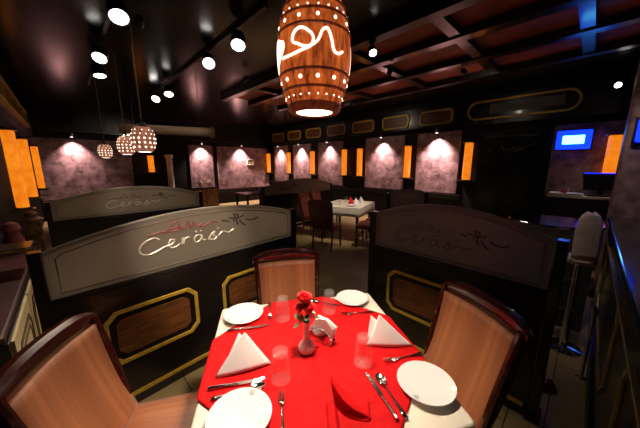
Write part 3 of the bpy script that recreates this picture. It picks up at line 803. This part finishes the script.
# ------------------------------------------------------------------ ceiling spotlights on two tracks
for v, a, b_, lb in ((.55, 2.9, 7.2, 'black ceiling track above the left booths'), (1.66, 2.5, 7.6, 'black ceiling track between the left booths and the room')):
    o = MB().box(v-.02, v+.02, a, b_, H-.045, H-.001).build('light_track', M['lamp_black'], rz=RZ, bevel=.004); tag(o, lb, 'track')
sp0 = None
def spot_head(u, v, aim, label, group, z=H-.05, size=1):
    global sp0
    if sp0 is None:
        sp0 = empty('track_spotlight', (0, 0, 0), 0, label='x', cat='spotlight', group=group)
        # lamp points along local -z, pivot at the origin
        MB().lathe([(.02, .02), (.05, .0), (.062, -.03), (.066, -.13), (.062, -.14), (.056, -.132)], 24).build('housing', M['lamp_black'], sp0, smooth=True)
        MB().lathe([(.001, -.136), (.03, -.14), (.057, -.133), (.057, -.128), (.001, -.128)], 24).build('lens', M['bulb'], sp0, smooth=True)
        c = sp0
    else: c = copy_tree(sp0)
    p = Vector(W(u, v, z-.05)); d = (Vector(aim)-p).normalized()
    c.location = p; c.rotation_euler = d.to_track_quat('-Z', 'Y').to_euler(); c.scale = (size*1.3,)*3
    c['label'] = label; c['group'] = group
    return c
def light(kind, name, loc, energy, col, aim=None, **k):
    l = bpy.data.lights.new(name, kind); l.energy = energy; l.color = col
    for a, v in k.items(): setattr(l, a, v)
    o = bpy.data.objects.new(name, l); COL.objects.link(o); o.location = loc
    if aim is not None: o.rotation_euler = (Vector(aim)-Vector(loc)).to_track_quat('-Z', 'Y').to_euler()
    return o
WARM = (1, .82, .62)
SPOTS = [(3.35, .55, W(2.05, .45, 1.0), 'ceiling spotlight nearest the camera on the left track', 70, 60),
         (4.75, .55, W(2.75, -.34, .35), 'second ceiling spotlight on the left track, the nearer of the close pair', 150, 40),
         (5.45, .55, W(4.9, .7, 1.0), 'third ceiling spotlight on the left track, the farther of the close pair', 110, 60),
         (3.1, 1.66, W(2.05, 1.0, 1.0), 'ceiling spotlight nearest the barrel lamp on the middle track', 130, 55),
         (4.0, 1.66, W(2.0, .9, .95), 'second ceiling spotlight from the barrel lamp on the middle track', 60, 42),
         (6.0, 1.66, W(4.9, 1.3, 1.0), 'ceiling spotlight on the middle track, the nearer of the far close pair', 70, 55),
         (6.8, 1.66, (-3.2, 3.8, 1.0), 'farthest ceiling spotlight on the middle track', 60, 50)]
for u, v, aim, lb, e, ang in SPOTS:
    c = spot_head(u, v, aim, lb, 'track spotlights over the left booths')
    p = Vector(c.location); d = (Vector(aim)-p).normalized()
    light('SPOT', 'spot_beam', p+d*.21, e, WARM, p+d*3, spot_size=R(ang), spot_blend=.6, shadow_soft_size=.05)
for u, v, z, aim, lb, e, ang in ((.75, .25, H-.05, W(2.02, .66, .98), 'ceiling spotlight added above the near booth to light the left partition script', 330, 24),
                            (3.45, .75, H-.05, W(4.8, .72, .98), 'small ceiling spotlight added to light the second partition', 90, 26),
                            (1.0, 1.45, H-.05, W(1.98, 1.98, .90), 'ceiling spotlight added above the right chair to light the right partition', 22, 15),
                            (4.4, 2.5, H-.05, W(6.7, 1.85, 2.36), 'small ceiling spotlight added to light the hanging wooden beam', 80, 40),
                            (.75, 1.75, H-.05, (-.9, .92, .75), 'ceiling spotlight added above the near booth to light the left chair', 120, 34),
                            (-.25, 3.3, H-.05, W(-.36, 4.5, 1.5), 'ceiling spotlight added over the bar to light the stone column', 40, 50),
                            (.1, 2.3, H-.05, W(.05, 3.1, .95), 'ceiling spotlight added to light the pale stool by the bar', 20, 36)):
    c = spot_head(u, v, aim, lb, 'added small ceiling spotlights each lighting one thing', size=.5, z=z)  # heads added for their beams; no such fixtures are visible
    p = Vector(c.location); d = (Vector(aim)-p).normalized()
    light('SPOT', 'added_beam', p+d*.11, e, WARM, p+d*3, spot_size=R(ang), spot_blend=.8, shadow_soft_size=.04)
c = spot_head(2.15, 2.98, (.9, 1.9, .9), 'lone small ceiling spotlight just right of the barrel lamp', 'ceiling spotlights on the right', size=.6, z=H-.10)
p = Vector(c.location); d = (Vector((.9, 1.9, .95))-p).normalized()
light('SPOT', 'spot_beam', p+d*.12, 10, WARM, p+d*3, spot_size=R(45), spot_blend=.6, shadow_soft_size=.04)
spot_head(-.1, 6.7, (0, 0, .6), 'tiny ceiling spotlight at the right above the bar', 'ceiling spotlights on the right', z=2.95, size=.55)

# wall washers over the plaster panels
ww = None
WASH = [(9.68, V1-.22, 331, 'far corner panel', 0), (8.26, V1-.22, 375, 'second panel from the far corner', 0), (6.68, V1-.22, 243, 'middle panel of the right wall', 0), (4.45, V1-.22, 265, 'fourth panel of the right wall', 0), (2.83, V1-.22, 419, 'nearest panel of the right wall', 0),
        (U1-.22, .25, 243, 'left part of the far wall', 1), (U1-.22, 3.87, 331, 'narrow panel of the far wall', 1), (U1-.22, 5.5, 419, 'wide panel of the far wall', 1)]
for u, v, e, nm, far_ in WASH:
    p = Vector(W(u, v, 2.38)); n_ = (UA if far_ else VA)
    if ww is None:
        ww = empty('wall_washer', p, 0, cat='spotlight', label='x', group='small wall washer lamps above the plaster panels')
        MB().lathe([(.028, .0), (.036, .02), (.036, .10), (.02, .11)], 16).build('housing', M['chrome'], ww, smooth=True)
        MB().lathe([(.001, -.004), (.03, -.002), (.03, .004), (.001, .004)], 16).build('lens', M['bulb_small'], ww)
        MB().box(-.006, .006, -.006, .006, .10, .14).build('stem', M['chrome'], ww)
        c = ww
    else: c = copy_tree(ww)
    c.location = p; c.rotation_euler = (0, 0, RZ); c['label'] = 'small chrome wall washer lamp above the '+nm
    light('SPOT', 'washer_beam', p-Vector((0, 0, .03)), e, (1, .72, .65), p+Vector((0, 0, -1.1))+n_*.16, spot_size=R(100), spot_blend=1, shadow_soft_size=.04)
# washer brackets hang from the frieze ledge
trim(MB().box(V1-.26, V1-.12, 2.0, 10.6, 2.52, 2.56), M['black_wood'])
trim(MB().box(-.6, 6.9, U1-.26, U1, 2.52, 3.2), M['black_wood'])

# ------------------------------------------------------------------ dining group in the middle of the room
t2 = empty('dining_table', W(3.75, 4.5), RZ+R(20), label='far dining table with white cloth in the middle of the room', cat='table')
MB().box(-.55, .55, -.45, .45, .70, .735).build('tabletop', M['black_wood'], t2, bevel=.004)
for sx in (-1, 1):
    for sy in (-1, 1): MB().box(sx*.48-.025, sx*.48+.025, sy*.38-.025, sy*.38+.025, 0, .70).build('leg', M['black_wood'], t2)
mt = Matrix.Translation(t2.location) @ Matrix.Rotation(t2.rotation_euler.z, 4, 'Z')
def T2(x, y, z): return (mt @ Vector((x, y, z)))[:]
def boxcloth(w, d, z, drop):
    b = MB(); lp = []
    for hgt, k in ((z, 1.0), (z-.05, 1.008), (z-drop*.6, 1.015), (z-drop, 1.025)):
        l = []
        for i in range(64):
            a = 2*math.pi*i/64; c_, s_ = math.cos(a), math.sin(a); m_ = max(abs(c_), abs(s_)); kk = k+.006*math.sin(a*14)*(z-hgt)/drop
            l.append((w*c_/m_*kk, d*s_/m_*kk, hgt))
        lp.append(l)
    N = 64; vs = [p for l in lp for p in l]
    return b.add(vs, [tuple(range(N))]+[(i*N+k, i*N+(k+1) % N, (i+1)*N+(k+1) % N, (i+1)*N+k) for i in range(3) for k in range(N)])
o = boxcloth(.56, .46, .742, .18).build('tablecloth', M['linen'], smooth=True, solid=.003); o.location = t2.location; o.rotation_euler.z = t2.rotation_euler.z
tag(o, 'white cloth on the far dining table in the middle of the room', 'tablecloth')
pb = dup(pa, T2(.35, -.2, .744), 0, 'white plate at the near right end of the far dining table', 'white plates on the far table')
dup(pa, T2(-.35, -.2, .744), 0, 'white plate at the near left end of the far dining table', 'white plates on the far table')
nb = empty('folded_napkin', T2(-.12, -.22, .744), .6, label='white peaked napkin on the left half of the far dining table', cat='napkin', group='peaked napkins on the far table')
MB().add([(-.1,-.06,0),(.1,-.06,0),(0,.08,0),(0,0,.16),(0,-.055,.0)], [(0,1,3),(1,2,3),(2,0,3),(0,2,1)]).build('napkin_cone', M['napkin'], nb)
dup(nb, T2(.16, -.25, .744), .9, 'white peaked napkin on the right half of the far dining table')
nr = empty('red_napkin', T2(.02, -.05, .744), .3, label='red peaked napkin in the middle of the far dining table', cat='napkin')
MB().add([(-.09,-.06,0),(.09,-.06,0),(0,.08,0),(0,0,.15)], [(0,1,3),(1,2,3),(2,0,3),(0,2,1)]).build('napkin_cone', M['red_cloth_plain'], nr)
dup(tu, T2(.2, .12, .744), 0, 'clear tumbler on the far dining table beside the red napkin', 'tumblers on the far table')
dup(tu, T2(-.3, .1, .744), 0, 'clear tumbler near the left end of the far dining table', 'tumblers on the far table')
dk = make_chair('dining_chair', 'dark red chair with its back to the camera at the far table, the leftmost', M['dark_leather'], M['far_wood'], 'dark chairs round the far table')
dk.location = T2(-.56, -.66, 0); dk.rotation_euler.z = t2.rotation_euler.z
dup(dk, T2(.0, -.70, 0), t2.rotation_euler.z, 'dark red chair with its back to the camera at the middle of the far table')
dup(dk, T2(.56, -.68, 0), t2.rotation_euler.z, 'dark red chair with its back to the camera at the right of the far table')
for x, lb in ((-.3, 'dark red chair on the far side of the far table, left'), (.3, 'dark red chair on the far side of the far table, right')):
    dup(dk, T2(x, .66, 0), t2.rotation_euler.z+math.pi, lb)
dup(dk, T2(-1.02, .05, 0), t2.rotation_euler.z-math.pi/2, 'dark red chair at the left end of the far table')
# second far group, left of the frosted partition
t3 = empty('side_table', W(7.3, 4.2), RZ, label='small dark table below the far purple wall, set with glasses', cat='table')
MB().box(-.5, .5, -.4, .4, .71, .745).build('tabletop', M['dark_leather'], t3, bevel=.005)
for sx in (-1, 1):
    for sy in (-1, 1): MB().box(sx*.44-.025, sx*.44+.025, sy*.34-.025, sy*.34+.025, 0, .71).build('leg', M['black_wood'], t3)
for x, y, lb in ((-.3, -.2, 'at the left'), (-.05, .1, 'in the middle'), (.25, -.15, 'at the right')):
    dup(tu, W(7.3+y, 4.2+x, .745), 0, 'clear tumbler '+lb+' of the small dark far table', 'tumblers on the small dark far table')
n3 = dup(nb, W(7.2, 4.33, .745), .2, 'white peaked napkin on the small dark far table', 'napkins on the dark far table')
dup(dk, W(6.5, 3.95, 0), RZ, 'dark red chair in front of the small dark far table, left', 'dark chairs by the dark far table')
dup(dk, W(6.5, 4.5, 0), RZ, 'dark red chair in front of the small dark far table, right', 'dark chairs by the dark far table')
# entrance on the far wall: white post, dark cabinet with ornaments
ep = empty('white_post', W(U1-.25, 2.68), RZ, label='white round post in the dark entrance at the far wall', cat='post')
MB().lathe([(.13, 0), (.13, .08), (.10, .12), (.095, 1.8), (.13, 1.86), (.13, 1.95)], 24).build('post_shaft', M['white_post'], ep, smooth=True)
cb = empty('ornament_cabinet', W(U1-.4, 3.75), RZ, label='dark cabinet with pale ornaments below the narrow lit far panel', cat='cabinet')
MB().box(-.45, .45, -.2, .2, 0, .72).build('cabinet_body', M['dark_leather'], cb, bevel=.01)
MB().box(-.48, .48, -.22, .22, .72, .76).build('cabinet_top', M['black_wood'], cb, bevel=.006)
for x in (-.22, .22): MB().box(x-.2, x+.2, -.212, -.2, .06, .68).build('door', M['carved'], cb)
og = empty('ornament', W(U1-.45, 3.6, .76), 0, label='pale urn on the dark cabinet at the far wall, left', cat='ornament', group='urns on the far cabinet')
MB().lathe([(.05, 0), (.03, .04), (.09, .14), (.085, .2), (.04, .26), (.055, .29)], 18).build('urn_body', M['white_post'], og, smooth=True)
dup(og, W(U1-.45, 3.95, .76), 0, 'pale urn on the dark cabinet at the far wall, right')
# picture-like frame and lit ornament on far wall panels
wf = empty('wall_picture', W(U1-.06, 5.95, 1.72), RZ, label='small pale framed picture on the wide far plaster panel', cat='picture')
MB().ring([(-.16,-.12),(.16,-.12),(.16,.12),(-.16,.12)], [(-.13,-.09),(.13,-.09),(.13,.09),(-.13,.09)], -.03, .012).build('frame', M['white_post'], wf)
MB().prism([(-.13,-.09),(.13,-.09),(.13,.09),(-.13,.09)], -.012, .01).build('picture', M['carved'], wf)

# ------------------------------------------------------------------ bar at the right
bar = empty('bar_counter', W(-.2, 2.6), rot_right+math.pi, label='long dark bar counter with gilt outlines along the right edge', cat='bar')
bar.rotation_euler.z = RZ   # local x = v, local y = u, front looks to +u
B0, B1 = -2.2, 1.55
MB().box(B0, B1, -.55, 0, 0, 1.02).build('bar_body', M['black_wood'], bar, bevel=.006)
MB().box(B0, B1+.03, -.60, .02, 1.02, 1.06).build('bar_top', M['screen'], bar, bevel=.008)
for a0, a1 in ((-2.1, -1.12), (-.66, .85)):
    w = (a1-a0)/2; mx = Matrix.Translation(((a0+a1)/2, 0, .60))
    MB().ring(octo(w, .29, .10), octo(w-.02, .27, .09), 0, .014, mx).build('gilt_outline', M['dull_gold'], bar, bevel=.003)
MB().box(B0, B1, 0, .02, 0, .08).build('kick_board', M['black_wood'], bar)
MB().tube([(B0, .02, .90), (B1, .02, .90)], .004, 6).build('front_bead', M['dull_gold'], bar)
# chrome posts on the bar corner
cp = empty('brass_knob_post', W(-.145, 2.62), 0, label='short polished post standing against the bar front', cat='post')
MB().lathe([(.03, 0), (.03, .01), (.012, .02), (.012, .52), (.02, .54), (.022, .57), (.001, .60)], 16).build('post_shaft', M['chrome'], cp, smooth=True)
# low service counter closing the aisle
sv = empty('service_counter', W(.22, 3.62), RZ, label='dark service counter with curved steel top behind the right partition', cat='counter')
sv.rotation_euler.z = RZ-math.pi/2   # local x = -u ... front looks to -v
MB().box(-.36, .34, -.25, .3, 0, .80).build('counter_body', M['slate'], sv, bevel=.008)
MB().box(-.36, .34, -.1, .3, .80, .98).build('back_shelf', M['counter_white'], sv)
top = [(.38*math.cos(math.pi*k/14), -.05-.30*math.sin(math.pi*k/14)) for k in range(15)]
b = MB(); poly = [(x, y) for x, y in top]+[(-.38, .32), (.38, .32)]
n_ = len(poly); b.add([(x, y, 1.0) for x, y in poly]+[(x, y, 1.03) for x, y in poly], [tuple(range(n_))[::-1], tuple(range(n_, 2*n_))]+[(i, (i+1) % n_, n_+(i+1) % n_, n_+i) for i in range(n_)])
b.build('steel_top', M['chrome'], sv, bevel=.006)
for x in (-.33, .31): MB().box(x-.015, x+.015, -.2, .28, .80, 1.0).build('side_panel', M['slate'], sv)
fd = MB().ring([(-.03,.18),(.26,.18),(.26,.52),(-.03,.52)], [(0,.21),(.23,.21),(.23,.49),(0,.49)], -.262, -.25).build('door_frame', M['slate_line'], sv)
MB().ring([(.02,.60),(.14,.60),(.14,.70),(.02,.70)], [(.03,.61),(.13,.61),(.13,.69),(.03,.69)], -.258, -.25).build('badge_outline', M['slate_line'], sv)
# bar stool with pale rounded back
st = empty('bar_stool', W(-.02, 2.98), RZ-math.pi/2+R(20), label='pale pink covered stool back beside the bar, in front of the service counter', cat='stool')
MB().lathe([(.13, 0), (.13, .015), (.03, .03), (.025, .80)], 20).build('stool_base', M['chrome'], st, smooth=True)
MB().lathe([(.001, .80), (.085, .80), (.095, .83), (.08, .86), (.001, .87)], 24).build('stool_seat', M['pale_cover'], st, smooth=True)
rows = []
for i in range(14):
    q = i/13; z = .86+.37*q; w = .075*math.sqrt(max(.03, 1-max(0, (q-.55)/.45)**2.4))
    rows.append([(w*(2*j/8-1), -.055-.02*(1-(2*j/8-1)**2)+.015*q, z) for j in range(9)])
MB().grid(rows).build('stool_back', M['pale_cover'], st, smooth='all', solid=.035, offset=0)

# rear counter by the right wall with a till screen and trays
rc = empty('rear_counter', W(-.06, V1-.75), RZ, label='dark rear counter below the blue light on the right wall', cat='counter')
rc.rotation_euler.z = RZ-math.pi/2
MB().box(-.54, .54, -.25, .3, 0, 1.06).build('counter_body', M['black_wood'], rc, bevel=.006)
MB().box(-.56, .56, -.28, .32, 1.06, 1.10).build('counter_top', M['counter_white'], rc, bevel=.005)
ts = empty('till_screen', W(-.12, V1-.85, 1.10), RZ-math.pi/2+R(15), label='dark tilted till screen on the rear counter under the orange lantern', cat='screen')
mx = Matrix.Translation((0, 0, .1)) @ Matrix.Rotation(R(-28), 4, 'X')
MB().box(-.2, .2, -.015, .015, 0, .3, mx).build('display', M['screen'], ts, bevel=.006)
MB().box(-.15, .15, -.12, .12, 0, .03).build('screen_foot', M['lamp_black'], ts, bevel=.006)
MB().box(-.03, .03, -.02, .04, .02, .16).build('screen_neck', M['lamp_black'], ts)
MB().box(-.19, .19, -.018, -.0152, .285, .293, mx).build('blue_reflection', M['blue_led'], ts)  # glowing strip stands in for blue light reflected on the screen
ty_ = empty('serving_tray', W(.28, V1-.88, 1.10), RZ, label='pale serving tray with a red bowl beside it on the rear counter', cat='tray')
MB().box(-.14, .14, -.2, .2, 0, .018).build('tray_base', M['white_post'], ty_, bevel=.006)
MB().ring([(-.15,0),(.15,0),(.15,.03),(-.15,.03)], [(-.14,.006),(.14,.006),(.14,.024),(-.14,.024)], -.205, .205).build('tray_rim', M['white_post'], ty_)
rb = empty('red_bowl', W(.30, V1-.88, 1.125), 0, label='small dull red bowl standing in the pale serving tray', cat='bowl')
MB().lathe([(.03, 0), (.06, .04), (.07, .08), (.064, .08), (.05, .04), (.001, .015)], 20).build('bowl_body', M['pink_pot'], rb, smooth=True)
# blue lights
def blue_box(loc, rz, w, h, label):
    e = empty('blue_light_box', loc, rz, label=label, cat='light')
    MB().box(-w, w, -.05, 0, -h, h).build('blue_panel', M['blue_led'], e, bevel=.02, seg=3)
    MB().box(-w*.62, w*.62, -.07, -.05, -h*.45, h*.45).build('bright_core', M['blue_core'], e, bevel=.015)
    MB().box(-w-.02, w+.02, -.01, .02, -h-.02, h+.02).build('back_plate', M['lamp_black'], e)
    return e
blue_box(W(.33, V1-.075, 2.06), rot_right+math.pi, .24, .17, 'glowing blue light box on the purple right wall above the rear counter')
# column beside the bar with the second blue light
cm = empty('stone_column', W(-.40, 4.72), RZ, label='mottled pink stone column at the end of the bar, right edge', cat='column')
MB().box(-.2, .2, -.2, .2, .1, H-.14).build('shaft', M['column_stone'], cm, bevel=.03, seg=3)
MB().box(-.24, .24, -.24, .24, 0, .1).build('plinth', M['black_wood'], cm, bevel=.01)
MB().box(-.23, .23, -.23, .23, H-.14, H-.001).build('capital', M['black_wood'], cm, bevel=.01)
bb = blue_box(W(-.37, 4.485, 1.96), RZ-math.pi/2, .10, .12, 'second blue light box on the stone column above the bar')
light('AREA', 'blue_glow', W(-.45, 3.2, 2.3), 1.2, (.02, .08, 1), W(-.45, 3.0, 0), size=.5)
rk = empty('dark_red_cloth', W(.02, 2.32, 0), .4, label='crumpled dark red cloth on the floor by the right partition foot', cat='cloth')
rows = []
for i in range(11):
    r_ = []
    for j in range(20):
        a = 2*math.pi*j/19; q = i/10; r_.append((.07*q*math.cos(a)*(1+.15*math.sin(3*a)), .05*q*math.sin(a), .07*(1-q**2)+.006*math.sin(a*5+q*9)*q*(1-q)*4))
    rows.append(r_)
MB().grid(rows).build('cloth_folds', M['red_leather'], rk, smooth='all', solid=.003, offset=1)

# ------------------------------------------------------------------ light from the barrel and the room
light('SPOT', 'barrel_downlight', (BP[0], BP[1], BP[2]-.012), 84, (1, .80, .60), (BP[0], BP[1], 0), spot_size=R(98), spot_blend=.6, shadow_soft_size=.065)
# ceiling spotlights added in the main room to brighten far table and gilt frieze
for u, v, aim, lb, e, ang in ((2.3, 3.7, W(3.7, 4.35, .75), 'small ceiling spotlight added to light the far white table', 200, 50), (4.6, 5.0, W(4.4, V1, 2.77), 'ceiling spotlight added to light the middle of the gilt frieze', 11, 95),
                              (1.6, 4.6, W(1.5, V1, 2.77), 'ceiling spotlight added to light the wide gilt sign', 4, 95), (7.6, 5.0, W(7.8, V1, 2.77), 'ceiling spotlight added to light the far end of the gilt frieze', 16, 95)):
    c = spot_head(u, v, aim, lb, 'ceiling spotlights on the right', size=.5, z=H-.12)
    p = Vector(c.location); d = (Vector(aim)-p).normalized()
    light('SPOT', 'added_room_beam', p+d*.11, e, WARM, p+d*3, spot_size=R(ang), spot_blend=1, shadow_soft_size=.05)
p = Vector(W(-.1, 6.6, 2.8)); light('SPOT', 'bar_beam', p, 30, (1, .9, .8), W(.0, 6.2, 1.1), spot_size=R(70), spot_blend=.7, shadow_soft_size=.04)

w = bpy.data.worlds.new('world'); scn.world = w; w.use_nodes = True
w.node_tree.nodes['Background'].inputs[0].default_value = (.0, .0, .0, 1)

# ------------------------------------------------------------------ camera
cd = bpy.data.cameras.new('camera'); cam = bpy.data.objects.new('camera', cd); COL.objects.link(cam)
cd.sensor_width = 36; cd.lens = 260/640*36; cd.clip_start = .02
cam.location = (0, 0, 1.6); cam.rotation_euler = (R(90-10.7), 0, 0)
scn.camera = cam
scn.view_settings.view_transform = 'Standard'; scn.view_settings.look = 'None'
scn.view_settings.exposure = 0; scn.view_settings.gamma = 1; scn.view_settings.use_curve_mapping = False
scn.cycles.use_denoising = True
